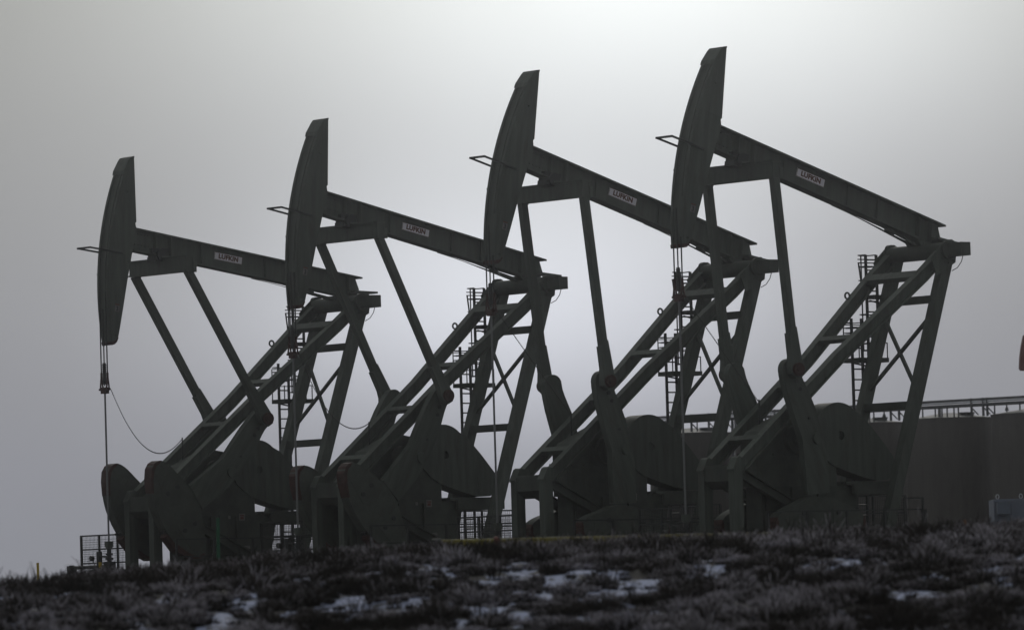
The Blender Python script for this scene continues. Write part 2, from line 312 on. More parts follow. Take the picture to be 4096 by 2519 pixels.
# ---- fixed parts
def leg_path(side):
    f = lambda x: -6.14 + .785 * (x + 8.1) - .23
    P = []
    for x in (-8.22, -6.0, -4.2, -3.2, -2.2, -1.2, -0.15):
        y = .65 if x <= -4.2 else (.65 + (x + 4.2) / 3.0 * .43 if x < -1.2 else 1.08)
        P.append((x, side * y, f(x)))
    return P
def xr(z): return -0.02 + .345 * (z + .39) - .17
LAT = lambda x: (.65 if x <= -4.2 else min(1.08, .65 + (x + 4.2) / 3.0 * .43))
def fixed(root):
    Z = (0, 0, H0)
    for s_, k in ((1, 'n'), (-1, 'f')):
        part('inclined_leg', 'il' + k, lambda b: b.ibeam(leg_path(s_), .26, .36), 'paint', root, Z)
        part('rear_leg', 'rl' + k, lambda b: b.bar((xr(-8.9), s_ * 1.07, -8.9), (xr(-.1), s_ * 1.07, -.1), .28, .34), 'paint', root, Z)
        def fp(b):
            b.box(-8.40, -8.08, s_ * .65 - .13, s_ * .65 + .13, -9.0, -6.45); b.prism([(-8.44, -6.45), (-8.43, -6.5), (-8.02, -6.5), (-8.02, -6.16), (-8.2, -6.09), (-8.27, -6.13)], s_ * .65 - .15, s_ * .65 + .15)
        part('front_post', 'fp' + k, fp, 'paint', root, Z)
        part('diagonal_brace', 'db' + k, lambda b: b.ibeam([(-8.1, s_ * .65, -6.55), (-3.3, s_ * .65, -8.85)], .2, .29), 'paint_d', root, Z)
        def gus(b):
            b.prism([(-.75, -.95), (.02, -.55), (.10, .02), (-.1, .12), (-.35, .10), (-.95, -.42)], s_ * 1.215, s_ * 1.235)
            for i in range(9): a = i * .7; b.cyl((-.30 + .25 * math.cos(a), s_ * 1.23, -.33 + .25 * math.sin(a)), (-.30 + .25 * math.cos(a), s_ * 1.26, -.33 + .25 * math.sin(a)), .022, n=6)
        part('gusset_plate', 'gp' + k, gus, 'paint', root, Z)
    ftop = lambda x: -6.14 + .785 * (x + 8.1) - .03
    for i, x in enumerate((-1.36, -3.66, -5.38, -7.3)):
        part('cross_bar', 'cb%d' % i, lambda b: b.bar((x, -LAT(x) + .02, ftop(x) - .06), (x, LAT(x) - .02, ftop(x) - .06), .20 if i else .30, .14 if i else .16, side=(.787, 0, .617)), 'paint', root, Z)
    part('cross_bar', 'cbu', lambda b: (b.bar((-1.9, -.95, -1.55), (-1.9, .95, -1.55), .1, .1) if 0 else b.box(-.84, -.60, -1.0, 1.0, -1.72, -1.50)), 'paint_d', root, Z)
    part('cross_bar', 'cbl', lambda b: b.box(xr(-4.65) - .11, xr(-4.65) + .11, -.95, .95, -4.78, -4.56), 'paint_d', root, Z)
    part('front_tie', 'ft', lambda b: (b.box(-8.38, -8.1, -.52, .52, -6.78, -6.32), b.prism([(-8.1, -6.78), (-8.38, -6.78), (-8.1, -7.0)], -.5, .5)), 'paint_d', root, Z)
    def xb(b):
        b.bar((xr(-2.15), -.96, -2.1), (xr(-4.15), .96, -4.15), .09, .09); b.bar((xr(-2.15), .96, -2.1), (xr(-4.15), -.96, -4.15), .09, .09)
    part('cross_brace', 'xb', xb, 'paint_d', root, Z)
    0 and part('cross_brace', 'xb2', lambda b: (b.bar((xr(-5.1), -.96, -5.1), (xr(-8), .96, -8), .09, .09), b.bar((xr(-5.1), .96, -5.1), (xr(-8), -.96, -8), .09, .09)), 'paint_d', root, Z)
    def shaft(b):
        b.cyl((-.30, -1.12, -.20), (-.30, 1.30, -.20), .235, n=28); b.box(-.37, .0, 1.22, 1.90, -.385, 0.0)
        b.cyl((-.30, 1.22, -.18), (-.30, 1.34, -.18), .27, n=24)
        b.cyl((-.32, -1.24, -.04), (-.32, -1.10, -.04), .15, n=16)
    part('pivot_shaft', 'sh', shaft, 'paint_d', root, Z)
    part('grease_line', 'gl', lambda b: b.tube([(-.02, 1.6, -.36), (-.05, 1.55, -.55), (-.12, 1.45, -.72), (-.2, 1.3, -.8)], .012), 'steel', root, Z)
    part('lifting_eye', 'le', lambda b: b.tube([(-2.36 + .09 * math.cos(a), -.86, -1.42 + .09 * math.sin(a)) for a in np.linspace(0, 6.2, 14)], .03), 'paint', root, Z)
    def gb(b):
        b.prism([(-7.15, -6.95), (-7.15, -5.6), (-6.95, -5.38), (-6.3, -5.1), (-5.74, -4.86), (-5.3, -4.93), (-4.6, -5.35), (-4.1, -5.9), (-4.1, -6.95)], -.33, .33)
        b.prism([(-7.25, -6.1), (-7.25, -5.98), (-4.95, -5.98), (-4.95, -6.1)], -.38, .38)
        b.cyl((CX, -1.1, CZ), (CX, 1.1, CZ), .19); b.cyl((CX, -.5, CZ), (CX, .5, CZ), .40); b.cyl((-4.4, -.2, -5.6), (-4.4, .2, -5.6), .25)
        for i in range(5): b.cyl((-7.0 + i * .45, .38, -6.04), (-7.0 + i * .45, .41, -6.04), .03, n=6)
    part('gear_reducer', 'gb', gb, 'paint_d', root, Z)
    def ped(b):
        b.prism([(-7.0, -8.95), (-7.0, -6.95), (-3.93, -6.95), (-3.90, -6.84), (-3.3, -7.22), (-3.65, -8.95)], -.34, .34)
        for x in (-6.9, -5.9, -4.9): b.box(x, x + .04, .34, .42, -8.9, -7.0)
    part('pedestal', 'pd', ped, 'paint_d', root, Z)
    def wl(b):
        b.m('tagw').box(-4.74, -4.52, .345, .35, -7.12, -6.9); b.m('redink').box(-4.71, -4.55, .351, .353, -6.98, -6.94); b.box(-4.70, -4.57, .351, .353, -7.08, -7.0)
    part('warning_label', 'wl2', lambda b: b.box(-5.18, -5.08, .345, .35, -7.06, -6.96), 'tagw', root, Z)
    part('warning_label', 'wl3', lambda b: b.box(-4.59, -4.34, .345, .35, -8.02, -7.92), 'tagw', root, Z)
    part('warning_label', 'wl', wl, 'tagw', root, Z)
    def guard(b):
        o = circ(-3.98, -5.52, .955, 22, 205, 48) + [(-3.05, -4.95), (-2.45, -5.53), (-1.88, -6.14), (-1.86, -6.4), (-1.96, -6.66), (-2.15, -6.81), (-2.56, -6.82), (-3.08, -6.72), (-3.84, -6.51), (-4.25, -6.37), (-4.55, -6.18)]
        b.prism(o, .33, .37, [circ(-3.92, -5.517, .13, 16)])
        cx_, cz_ = -3.4, -5.75; b.cyl((-3.98, -.33, -5.50), (-3.98, .34, -5.50), .085, n=14); b.cyl((-3.98, -.12, -5.50), (-3.98, .05, -5.50), .55, n=28)
        b.prism(o, -.33, .33, [[(cx_ + (x - cx_) * .965, cz_ + (z - cz_) * .965) for x, z in o]])
        for o2 in ([( -2.62, -6.82), (-2.60, -6.82), (-2.60, -6.2), (-2.62, -6.2)],): b.prism(o2, .37, .385)
    part('belt_guard', 'bg', guard, 'paint', root, Z)
    def plat(b):
        b.box(-3.9, -1.75, -.9, .50, -6.92, -6.84); b.box(-3.6, -1.7, .40, .52, -7.22, -6.92); b.box(-3.6, -1.7, -.9, -.77, -7.22, -6.92); b.box(-1.83, -1.7, -.77, .40, -7.22, -6.92)
    part('motor_platform', 'mp', plat, 'paint_d', root, Z)
    part('motor', 'mo', lambda b: (b.cyl((-2.5, -.75, -6.55), (-2.5, -.36, -6.55), .24), b.box(-2.75, -2.25, -.75, -.36, -6.84, -6.7), b.cyl((-2.5, -.36, -6.55), (-2.5, -.33, -6.55), .1)), 'steel', root, Z)
    def skid(b):
        for y in (-.85, .85): b.ibeam([(-8.9, y, -9.08), (-.9 - 1.2, y, -9.08)], .25, .34)
        for x in (-8.8, -6.5, -4.5, -2.5): b.box(x, x + .2, -.72, .72, -9.2, -8.96)
    part('base_skid', 'sk', skid, 'paint_d', root, Z)
    part('foundation', 'fo', lambda b: b.box(-9.2, -1.4, -1.25, 1.25, -9.5, -9.255), 'concrete', root, Z)
    # ladders on the far side
    def lad(x0, x1, z0, z1, y, zoff):
        def f(b):
            for x in (x0, x1): b.box(x - .03, x + .03, y - .035, y + .035, z0, z1)
            z = zoff
            while z < z1 - .02: 
                if z > z0: b.cyl((x0, y, z), (x1, y, z), .024, n=6)
                z += .305
        return f
    part('ladder', 'l1', lad(-1.60, -1.20, -9.1, -2.03, -1.55, -9.0), 'steel', root, Z)
    part('ladder', 'l2', lad(-.95, -.53, -3.25, -.16, -1.55, -3.05), 'steel', root, Z)
    def plt(b):
        b.box(-1.62, -.45, -1.92, -1.22, -3.32, -3.19)
    part('ladder_platform', 'lp', plt, 'paint_d', root, Z)
    def rail(b):
        for (x, y) in ((-1.6, -1.9), (-.48, -1.25), (-.48, -1.9), (-1.6, -1.25)): b.cyl((x, y, -3.19), (x, y, -2.75 if y > -1.5 else -2.2), .018, n=6)
        for z in (-2.75, -2.5, -2.2): b.cyl((-1.6, -1.9, z), (-.48, -1.9, z), .016, n=6)
        b.cyl((-.48, -1.9, -2.75), (-.48, -1.25, -2.75), .016, n=6)
        for z in (-2.15, -2.3, -2.45): b.tube([(-1.62, -1.55, z), (-1.62, -1.85, z), (-1.4, -1.98, z), (-1.18, -1.85, z), (-1.18, -1.55, z)], .016)
        b.bar((-1.55, -1.55, -3.34), (-.95, -1.2, -3.5), .04, .04)
    part('platform_railing', 'pr', rail, 'steel', root, Z)
    def up(b):
        b.box(-.95, .0, -1.52, -1.22, -1.47, -1.35)
        for z in (-.30, -.40): b.bar((-1.26, -1.55, z), (-.25, -1.55, z), .03, .03)
        b.bar((-1.24, -1.55, -.40), (-1.22, -1.45, -1.15), .035, .035); b.bar((-1.24, -1.55, -1.05), (-.95, -1.55, -1.05), .03, .03)
        b.bar((-.95, -1.55, -.50), (-.5, -1.55, -.50), .03, .03); b.bar((-.36, -1.4, -1.35), (-.36, -1.4, -.8), .03, .03); b.bar((-.28, -1.4, -1.35), (-.22, -1.4, -.8), .03, .03)
        b.bar((-.9, -1.5, -1.5), (-.5, -1.2, -1.66), .035, .035)
    def cage(b):
        for z in (-2.95, -2.75, -2.55, -1.9, -.9, -.5, -.16): b.tube([(-.95, -1.55, z), (-.97, -1.85, z), (-.74, -1.98, z), (-.52, -1.85, z), (-.53, -1.55, z)], .018)
        b.bar((-.74, -1.98, -2.97), (-.74, -1.98, -.14), .03, .03)
    part('ladder_cage', 'lc', cage, 'steel', root, Z)
    part('top_platform', 'tp', up, 'steel', root, Z)
    part('cable_mast', 'cm', lambda b: (b.cyl((-6.42, -.3, -5.35), (-6.42, -.3, -4.45), .022, n=8), b.bar((-6.42, -.62, -5.2), (-6.42, .3, -5.2), .04, .04)), 'steel', root, Z)

def jack(i, x, y, z, yaw, beam, label):
    root = thing('pump_jack', label, 'pump jack', (x, y, z - H0), yaw, 'pump jacks in a row on the ridge')
    fixed(root)
    bd = beam; cb, sb = math.cos(bd), math.sin(bd)
    piv = (PX, 0, PZ + H0)
    wb = part('walking_beam', 'beam', b_beam, 'paint', root, piv, -bd)
    npl = part('name_plate', 'np', b_nameplate, 'white', wb)
    sd_ = part('saddle_bearing', 'sb', b_saddle, 'paint', root, piv, -bd)
    hd = part('horsehead', 'head', b_head, 'paint', root, piv, -bd)
    part('tip_band', 'tip', b_headtip, 'red', hd); part('guard_bar', 'gbar', b_guard, 'steel', hd); part('number_decal', 'dec', b_decal, 'white', hd)
    ex, ez = PX + EX * cb - EZ * sb, PZ + EX * sb + EZ * cb
    part('equalizer', 'eq', b_equalizer, 'paint', root, (ex, 0, ez + H0))
    # bearing hangs under the beam above the equalizer
    part('equalizer_bearing', 'eqb', b_eqbear, 'steel', root, (ex - .12, 0, ez + H0 + .60), -bd)
    # crank angle closing the linkage
    best = None
    for c in np.linspace(R(-60), R(75), 5401):
        px, pz = CX + RC * math.sin(c), CZ + RC * math.cos(c)
        e = abs(math.hypot(px - ex, pz - ez) - LP) + .02 * abs(c - CR[i])
        if best is None or e < best[0]: best = (e, c, px, pz)
    c, px, pz = best[1:]
    th = math.atan2(-(px - ex), -(pz - ez))
    for s_, k in ((1, 'n'), (-1, 'f')):
        def flip(fn):
            def g(b):
                fn(b)
                if s_ < 0: b.v = [(a, -q, r) for a, q, r in b.v]
            return g
        p = part('pitman_arm', 'pit' + k, flip(b_pitman), 'paint', root, (ex, s_ * 1.43, ez + H0), th)
        part('wrist_pin_cap', 'pcap' + k, flip(b_pincap), 'red', p)
        cr = part('crank_arm', 'cr' + k, flip(b_crank), 'paint', root, (CX, 0, CZ + H0), c)
        cw = part('counterweight', 'cw' + k, flip(b_cw), 'cw', root, (CX, 0, CZ + H0), c)
        part('red_edge', 'rt' + k, flip(b_redtip(1)), 'red', cw); part('red_edge', 'ru' + k, flip(b_redtip(-1)), 'red', cw); part('auxiliary_weight', 'lb' + k, flip(b_lobe), 'red', cw)
    # wire lines, carrier bar and polished rod hang from the head
    zc = -2.84 - ARC * bd; xw = PX - ARC - .012; ztan = 0.1
    def wires(b):
        for yy in (.165, -.165): b.cyl((xw, yy, zc + .30), (xw, yy, ztan), .021, n=8)
    part('wire_line', 'w%d' % i, wires, 'steel', root, (0, 0, H0))
    def carrier(b):
        b.box(-.08, .08, -.12, .12, -.24, -.04); b.box(-.05, .05, -.26, .26, -.14, -.08)
        for yy in (.165, -.165): b.bar((0, yy - .075, -.10), (0, yy - .015, .26), .05, .03); b.bar((0, yy + .075, -.10), (0, yy + .015, .26), .05, .03); b.cyl((0, yy, .22), (0, yy, .42), .035, n=8)
    part('carrier_bar', 'carr', carrier, 'red', root, (xw, 0, zc + H0))
    def clamp(b):
        b.cyl((0, 0, .05), (0, 0, .72), .055, n=10)
        for k in range(9): b.cyl((0, 0, .12 + k * .065), (0, 0, .15 + k * .065), .07, n=10)
    part('rod_clamp', 'clamp', clamp, 'steel', root, (xw, 0, zc + H0))
    def rod(b):
        b.m('rod').cyl((xw, 0, -7.7), (xw, 0, zc - .1), .030, n=10); b.m('steel').cyl((xw, 0, zc), (xw, 0, zc + 2.4), .020, n=8); b.cyl((xw, 0, zc + 1.25), (xw, 0, zc + 1.5), .032, n=8)
    part('polished_rod', 'r%d' % i, rod, 'rod', root, (0, 0, H0))
    # load signal cable drooping from the carrier bar to the small mast
    P0, P1 = Vector((xw + .25, 0, zc - .12)), Vector((-6.44, -.3, -4.50))
    def curve(s_): return [P0.lerp(P1, t) + Vector((0, 0, -4 * s_ * t * (1 - t))) for t in np.linspace(0, 1, 40)]
    s_ = 0.02
    while s_ < 3 and sum((a - b_).length for a, b_ in zip(curve(s_), curve(s_)[1:])) < 3.98: s_ += .02
    pts = curve(s_)
    def coil(b):
        fine = []
        for k in range(len(pts) - 1):
            for q in range(8): fine.append(pts[k].lerp(pts[k + 1], q / 8))
        b.tube([p + Vector((.016 * math.cos(n * 1.35), 0, .016 * math.sin(n * 1.35))) for n, p in enumerate(fine)], .0115, n=4)
    part('signal_cable', 'sc%d' % i, coil, 'steel', root, (0, 0, H0))
    return root
JK = [(-5.394, 186.992, 10.103, 0.686), (0.545, 182.818, 10.280, 0.709), (6.832, 174.629, 10.137, 0.681), (12.118, 168.663, 10.131, 0.686)]
BM = [0.0, R(-3.3), R(-8.35), R(-8.05)]; CR = [R(36.3), R(25.3), R(-13.0), R(-20.7)]
LB = ['leftmost green grey pump jack, its horsehead lowest, its counterweights swung out against open sky',
      'second pump jack from the left, its lower half overlapped by the leftmost one',
      'second pump jack from the right, bare sky showing between its two front posts',
      'rightmost grey green pump jack, highest in view, standing before the tan storage tanks']
for i in range(4): jack(i, *JK[i][:3], JK[i][3], BM[i], LB[i])
JW = lambda i, x, y, z: Vector((JK[i][0] + x * math.cos(JK[i][3]) + y * math.sin(JK[i][3]), JK[i][1] + x * math.sin(JK[i][3]) - y * math.cos(JK[i][3]), JK[i][2] + z))
# ------------------------------------------------------------------ wellheads
def b_well_body(b):
    b.cyl((0, 0, 0), (0, 0, .55), .11); b.cyl((0, 0, .35), (0, 0, .42), .19); b.cyl((0, 0, .47), (0, 0, .54), .19); b.cyl((0, 0, .55), (0, 0, 1.45), .075)
    b.box(-.11, .11, -.17, .17, .75, 1.0); b.cyl((0, 0, 1.05), (0, 0, 1.12), .13); b.cyl((0, 0, 1.2), (0, 0, 1.26), .12)
    b.cyl((0, -.3, .62), (0, .25, .62), .06)
def b_stuff(b): b.box(-.10, .10, -.09, .09, 1.45, 1.63); b.cyl((0, 0, 1.40), (0, 0, 1.46), .10, n=12)
def b_gauge(b):
    b.tube([(0, -.07, 1.15), (0, -.5, 1.17), (0, -.62, 1.15)], .03); b.cyl((-.05, -.95, 1.12), (.05, -.95, 1.12), .085, n=14); b.tube([(0, -.9, 1.05), (0, -.85, .95), (0, -.7, .8), (0, -.5, .72)], .012)
    b.box(-.06, .06, -.62, -.46, .75, 1.3); b.cyl((0, -.54, .75), (0, -.54, 1.32), .08); b.box(-.05, .05, -.45, -.1, .72, .86)
def b_flow(b):
    b.cyl((0, -.1, .30), (0, -2.05, .30), .055); b.cyl((0, -2.05, .38), (0, -2.05, -.5), .085); b.box(-.12, .12, -2.16, -1.95, -.02, .36); b.cyl((0, -2.05, -.05), (0, -2.05, -.12), .14)
    b.cyl((0, -.9, .2), (0, -.9, .1), .07); b.tube([(0, -2.0, .05), (0, -1.6, .12), (0, -1.45, .1)], .022); b.cyl((0, -1.40, .18), (0, -1.40, -.03), .07, n=8)
    b.cyl((0, -.85, .02), (0, -.85, .22), .14, .1, n=10)
for i, lb in enumerate(('black wellhead with gauge and side flowline under the leftmost rod, against open sky', 'wellhead under the rod of the second pump jack from left', 'wellhead under the rod of the second pump jack from right', 'wellhead under the rod of the rightmost pump jack, dark against tank')):
    p = JW(i, -9.57, 0, -9.32)
    t = thing('wellhead', lb, 'wellhead', p, JK[i][3], 'wellheads under the polished rods')
    part('well_body', 'wb', b_well_body, 'steel', t); part('stuffing_box', 'ws', b_stuff, 'paint', t); part('gauge_valve', 'wg', b_gauge, 'steel', t); part('flowline', 'wf', b_flow, 'steel', t, (0, 0, .55))
# ------------------------------------------------------------------ safety fences
def mesh_panel(b, p, q, z0, z1, n=None, step=.075, r=.0045):
    p, q = Vector(p), Vector(q); L = (q - p).length; d = (q - p) / L; k = int(L / step)
    for a in range(1, k): c = p + d * (a * step); b.bar((c.x, c.y, z0), (c.x, c.y, z1), r * 2, r * 2)
    m = int((z1 - z0) / step)
    for a in range(1, m): z = z0 + a * step; b.bar((p.x, p.y, z), (q.x, q.y, z), r * 2, r * 2, side=(0, 0, 1))
def fence(i, lab1, lab2, lab3):
    r0 = JW(i, 0, 0, -9.3); G = 'mesh guard fences around the machines'
    t = thing('mesh_fence', lab1, 'fence', r0, JK[i][3], G)
    X = -7.6
    for k, y in enumerate((-4.35, -3.35, -2.35, -1.35)): part('fence_post', 'fpost', lambda b: b.box(-.03, .03, -.03, .03, 0, 1.86), 'steel', t, (X, y + .03, 0))
    part('wire_mesh', 'fm', lambda b: mesh_panel(b, (X, -4.32, 0), (X, -1.35, 0), .45, 1.85), 'steel', t)
    part('rail', 'fr', lambda b: [b.bar((X, -4.35, z), (X, -1.35, z), .045, .045, side=(0, 0, 1)) for z in (.47, .98, 1.42, 1.86)], 'steel', t)
    t = thing('guard_rail', lab2, 'railing', r0, JK[i][3], 'guard rails along the near side')
    for x in (-9.15, -7.7, -6.2, -4.75, -3.3): part('rail_post', 'rpost', lambda b: b.box(-.03, .03, -.03, .03, 0, 1.58), 'steel', t, (x, 3.0, 0))
    part('rail', 'rr', lambda b: [b.bar((-9.15, 3.0, z), (-3.3, 3.0, z), .04, .04) for z in (.55, 1.05, 1.58)], 'steel', t)
    t = thing('mesh_fence', lab3, 'fence', r0, JK[i][3], G)
    for x in (-2.6, -1.3, 0.0, 1.3): part('fence_post', 'fpost3', lambda b: b.box(-.03, .03, -.03, .03, 0, 2.1), 'steel', t, (x, -2.6, 0))
    part('wire_mesh', 'fm3', lambda b: mesh_panel(b, (-2.6, -2.6, 0), (1.3, -2.6, 0), .4, 2.1), 'steel', t)
    part('rail', 'fr3', lambda b: [b.bar((-2.6, -2.6, z), (1.3, -2.6, z), .045, .045) for z in (.42, 1.0, 1.6, 2.1)], 'steel', t)
nm = ['leftmost pump jack', 'second pump jack from left', 'second pump jack from right', 'rightmost pump jack']
for i in range(4):
    fence(i, 'black framed wire mesh fence behind the front posts of the ' + nm[i], 'thin dark guard rail in front of the cranks of the ' + nm[i], 'wire mesh fence beside the ladder foot behind the ' + nm[i])
t = thing('handrail_gate', 'small black tubular gate at the right end of the guard rail, before a tan tank', 'gate', JW(3, 0, 0, -9.3), JK[3][3])
part('gate_frame', 'hg', lambda b: [b.bar((-4.03, 3.05, z), (-3.3, 3.05, z), .04, .04) for z in (.95, 1.9)] + [b.box(x - .025, x + .025, 3.03, 3.08, 0, 1.9) for x in (-4.03, -3.32)], 'steel', t)
part('gate_post', 'hgp', lambda b: b.box(-3.29, -3.21, 3.03, 3.10, 0, 1.58), 'steel', t)
# ------------------------------------------------------------------ helper: point on the ray of a photo pixel at a given distance (used once to read positions off the photo)
def PXY(u, v_, D):
    a, e = u - 2048, v_ - 1259.5; c, s_ = math.cos(ROLL), math.sin(ROLL); a, e = c * a + s_ * e, -s_ * a + c * e
    xc, zc = a / 23150, -e / 23150; y = math.cos(PITCH) - zc * math.sin(PITCH); z = math.sin(PITCH) + zc * math.cos(PITCH)
    return Vector((xc / y * D, D, z / y * D))
# ------------------------------------------------------------------ tanks
GZ = 0.85
TR = 1.86
tanks = []
tl = ['tan storage tank seen between the legs of the second pump jack from right', 'tan storage tank behind the crank of the rightmost pump jack', 'tan storage tank just left of the rightmost rear leg, its lid showing', 'large tan storage tank with pale domed lid right of the last pump jack', 'tan storage tank cut by the right edge of the photo, behind the pale cabin']
for k, u in enumerate((2760, 3105, 3450, 3795, 4142)):
    D = 246 + 10 * (3795 - u) / 957; p = PXY(u, 1662, D); H = 7.42 - GZ
    tanks.append((p.x, D))
    t = thing('storage_tank', tl[k], 'tank', (p.x, D, GZ), 0, 'row of storage tanks behind the machines')
    def shell(b):
        n = 64; vs = [(TR * math.cos(2 * math.pi * i / n), TR * math.sin(2 * math.pi * i / n), z) for z in (0, H) for i in range(n)]
        b.add(vs, [(i, (i + 1) % n, n + (i + 1) % n, n + i) for i in range(n)], smooth=True)
        for z in (H - .06,): b.cyl((0, 0, z), (0, 0, z + .06), TR + .03, n=64)
    part('shell', 'tsh', shell, 'tank', t)
    part('roof', 'trf', lambda b: b.cyl((0, 0, H), (0, 0, H + .24), TR + .02, .25, n=48), 'tankroof', t)
    part('hatch', 'tht', lambda b: (b.cyl((.7, .9, H + .02), (.7, .9, H + .17), .3, n=16), b.cyl((.7, .9, H + .17), (.7, .9, H + .22), .34, n=16)), 'steel', t)
# pipe rack running over the tanks
A = Vector((tanks[0][0] - 3.2, tanks[0][1] + 2.2 - 3.0, 0)); B = Vector((tanks[4][0] + 4.0, tanks[4][1] - 3.0 - 1.5, 0))
t = thing('pipe_rack', 'long pipe run with a pale line, brackets and valves crossing above the tank lids', 'pipe rack', (A.x, A.y, GZ))
dv = B - A; L = dv.length; dn = dv / L
Z = lambda u: Vector((dn.x * u, -dn.y * u, 0))   # builder flips y
part('upper_pipe', 'pu', lambda b: b.cyl(Z(0) + Vector((0, 0, 7.26)), Z(L) + Vector((0, 0, 7.26)), .055), 'pipe', t)
part('pale_pipe', 'pw', lambda b: b.cyl(Z(0) + Vector((0, .02, 7.16)), Z(L) + Vector((0, .02, 7.16)), .035), 'palepipe', t)  # pale line between the pipes, built as a thin cylinder
part('lower_pipe', 'pl', lambda b: b.cyl(Z(0) + Vector((0, 0, 7.03)), Z(L) + Vector((0, 0, 7.03)), .075), 'pipe', t)
rnd = random.Random(4)
u = .6
while u < L - .3:
    kind = rnd.choice((0, 0, 1, 2))
    q = Z(u)
    if kind == 0: part('post', 'pp0', lambda b: b.box(-.03, .03, -.03, .03, 6.55, 7.0), 'pipe', t, (q.x, q.y, 0))
    elif kind == 1: part('brace', 'pp1', lambda b: (b.bar((-.02, 0, 6.95), (.28, 0, 6.62), .05, .05), b.box(-.05, .05, -.05, .05, 6.55, 7.32)), 'pipe', t, (q.x, q.y, 0))
    else: part('valve', 'pp2', lambda b: (b.cyl((0, 0, 6.55), (0, 0, 7.0), .03, n=8), b.cyl((0, 0, 6.72), (0, 0, 6.86), .09, .05, n=10)), 'pipe', t, (q.x, q.y, 0))
    u += rnd.uniform(.2, .75)
for k in range(0, 5):
    q = Z(L * (k + .15) / 5)
    part('support_column', 'ppc', lambda b: b.box(-.06, .06, -.06, .06, 0, 6.98), 'pipe', t, (q.x, q.y, 0))
# ------------------------------------------------------------------ pale cabin at the right edge
p = PXY(3976, 1996, 210)
t = thing('storage_cabin', 'pale blue grey metal cabin with lifting rings and an awning at the right edge', 'cabin', (p.x, 210, GZ + .1))
CH = p.z - GZ - .1
part('cabin_wall', 'cw1', lambda b: (b.box(0, 2.6, -2.4, 0, 0, CH), b.box(-.02, .03, -.02, .03, 0, CH), b.box(.0, 2.6, 0, .04, CH - .09, CH)) and [b.box(.62 + k * .16, .66 + k * .16, 0, .025, .1, CH - .1) for k in range(12)], 'box', t)
part('door', 'cd1', lambda b: b.box(.12, .58, .0, .02, .1, CH - .62), 'boxd', t)
part('awning', 'ca1', lambda b: b.box(.08, .52, .0, .5, CH - .55, CH - .12), 'boxd', t)
for x in (.13, .98, 2.4): part('lifting_ring', 'cr1', lambda b: b.tube([(.055 * math.cos(a), 0, .085 + .085 * math.sin(a)) for a in np.linspace(0, 6.28, 12)], .02), 'palepipe', t, (x, -.05, CH))
# ------------------------------------------------------------------ red pump jack almost wholly beyond the right edge
p = PXY(4077, 1480, 232)
t = thing('pump_jack', 'dark red pump jack beyond the right edge, only the tip of its horsehead in view', 'pump jack', (p.x, 232, GZ), 0)
hz = p.z - GZ
part('horsehead', 'rh', lambda b: b.prism([(.05, hz - .02), (0.0, hz + .08), (0.03, hz + .5), (.1, hz + .95), (.2, hz + 1.38), (.27, hz + 1.43), (.5, hz + 1.6), (1.0, hz + 1.6), (.8, hz + .6), (.55, hz), (.4, hz - .03)], -.25, .25), 'redp', t)
part('walking_beam', 'rb', lambda b: b.ibeam([(.7, 0, hz + 1.0), (6.2, 0, hz + .4)], .35, .55), 'redp', t)
part('post', 'rp', lambda b: (b.bar((2.2, .9, 0), (3.9, .2, hz + .4), .2, .2), b.bar((2.2, -.9, 0), (3.9, -.2, hz + .4), .2, .2), b.bar((5.4, 0, 0), (3.9, 0, hz + .4), .2, .2)), 'redp', t)
part('base_skid', 'rs', lambda b: b.box(.5, 8, -1, 1, 0, .4), 'redp', t)
part('crank_arm', 'rc', lambda b: (b.box(5.9, 6.3, .6, .9, .8, 3.2), b.box(5.5, 6.7, .55, .95, .5, 1.5), b.box(5.0, 7.2, -.5, .5, .4, 2.6)), 'redp', t)
part('pitman_arm', 'rpi', lambda b: b.bar((6.1, .8, 3.1), (6.1, .5, hz + .3), .15, .15), 'redp', t)
# ------------------------------------------------------------------ marker posts and the yellow pipe
def post(name, label, cat, u, vt, D, wd, m, hgt, round_=False):
    p = PXY(u, vt, D); t = MB()
    if round_: t.cyl((0, 0, 0), (0, 0, hgt), wd / 2, n=14); 
    else: t.box(-wd / 2, wd / 2, -wd / 2, wd / 2, 0, hgt)
    o = bpy.data.objects.new(name, t.mesh(name, m)); col.objects.link(o); o.location = (p.x, D, p.z - hgt)
    o['label'] = label; o['category'] = cat; return o
post('marker_post', 'bright yellow marker post standing alone in the grass at the far left', 'post', 151, 2249, 150, .062, 'yellow', 1.3)
post('marker_post', 'yellow post in the grass just in front of the leftmost wellhead', 'post', 400, 2247, 160, .075, 'yellow', 1.1)
post('marker_post', 'thin faded orange post in the dark grass below the pale cabin', 'post', 3859, 2077, 108, .045, 'orange', .8)
gp = thing('green_post', 'tall green pipe post with dark cap before the leftmost pump jack', 'post', (0, 0, 0)); p = PXY(868, 2066, 134); gp.location = (p.x, 134, p.z - 1.7)
part('pipe', 'gpp', lambda b: b.cyl((0, 0, 0), (.02, 0, 1.7), .043, n=14), 'green', gp); part('cap', 'gpc', lambda b: b.cyl((.02, 0, 1.68), (.02, 0, 1.735), .052, n=14), 'steel', gp)
yp = thing('yellow_pipe', 'long mossy yellow pipe with a black end lying along the ridge in the grass', 'pipe', (0, 0, 0))
pa = PXY(1748, 2176, 108.5); pb = PXY(3260, 2140, 109); yp.location = pa; q = pb - pa
part('pipe', 'ypp', lambda b: b.cyl((0, 0, 0), (q.x, -q.y, q.z), .085, n=18), 'olive', yp); part('end_cap', 'ypc', lambda b: b.cyl((-.09, 0, 0), (.09, 0, 0), .108, n=18), 'ink', yp)
part('coupling', 'ypk', lambda b: b.cyl((1.07, 0, 0.01), (1.17, 0, 0.01), .105, n=18), 'redink', yp)
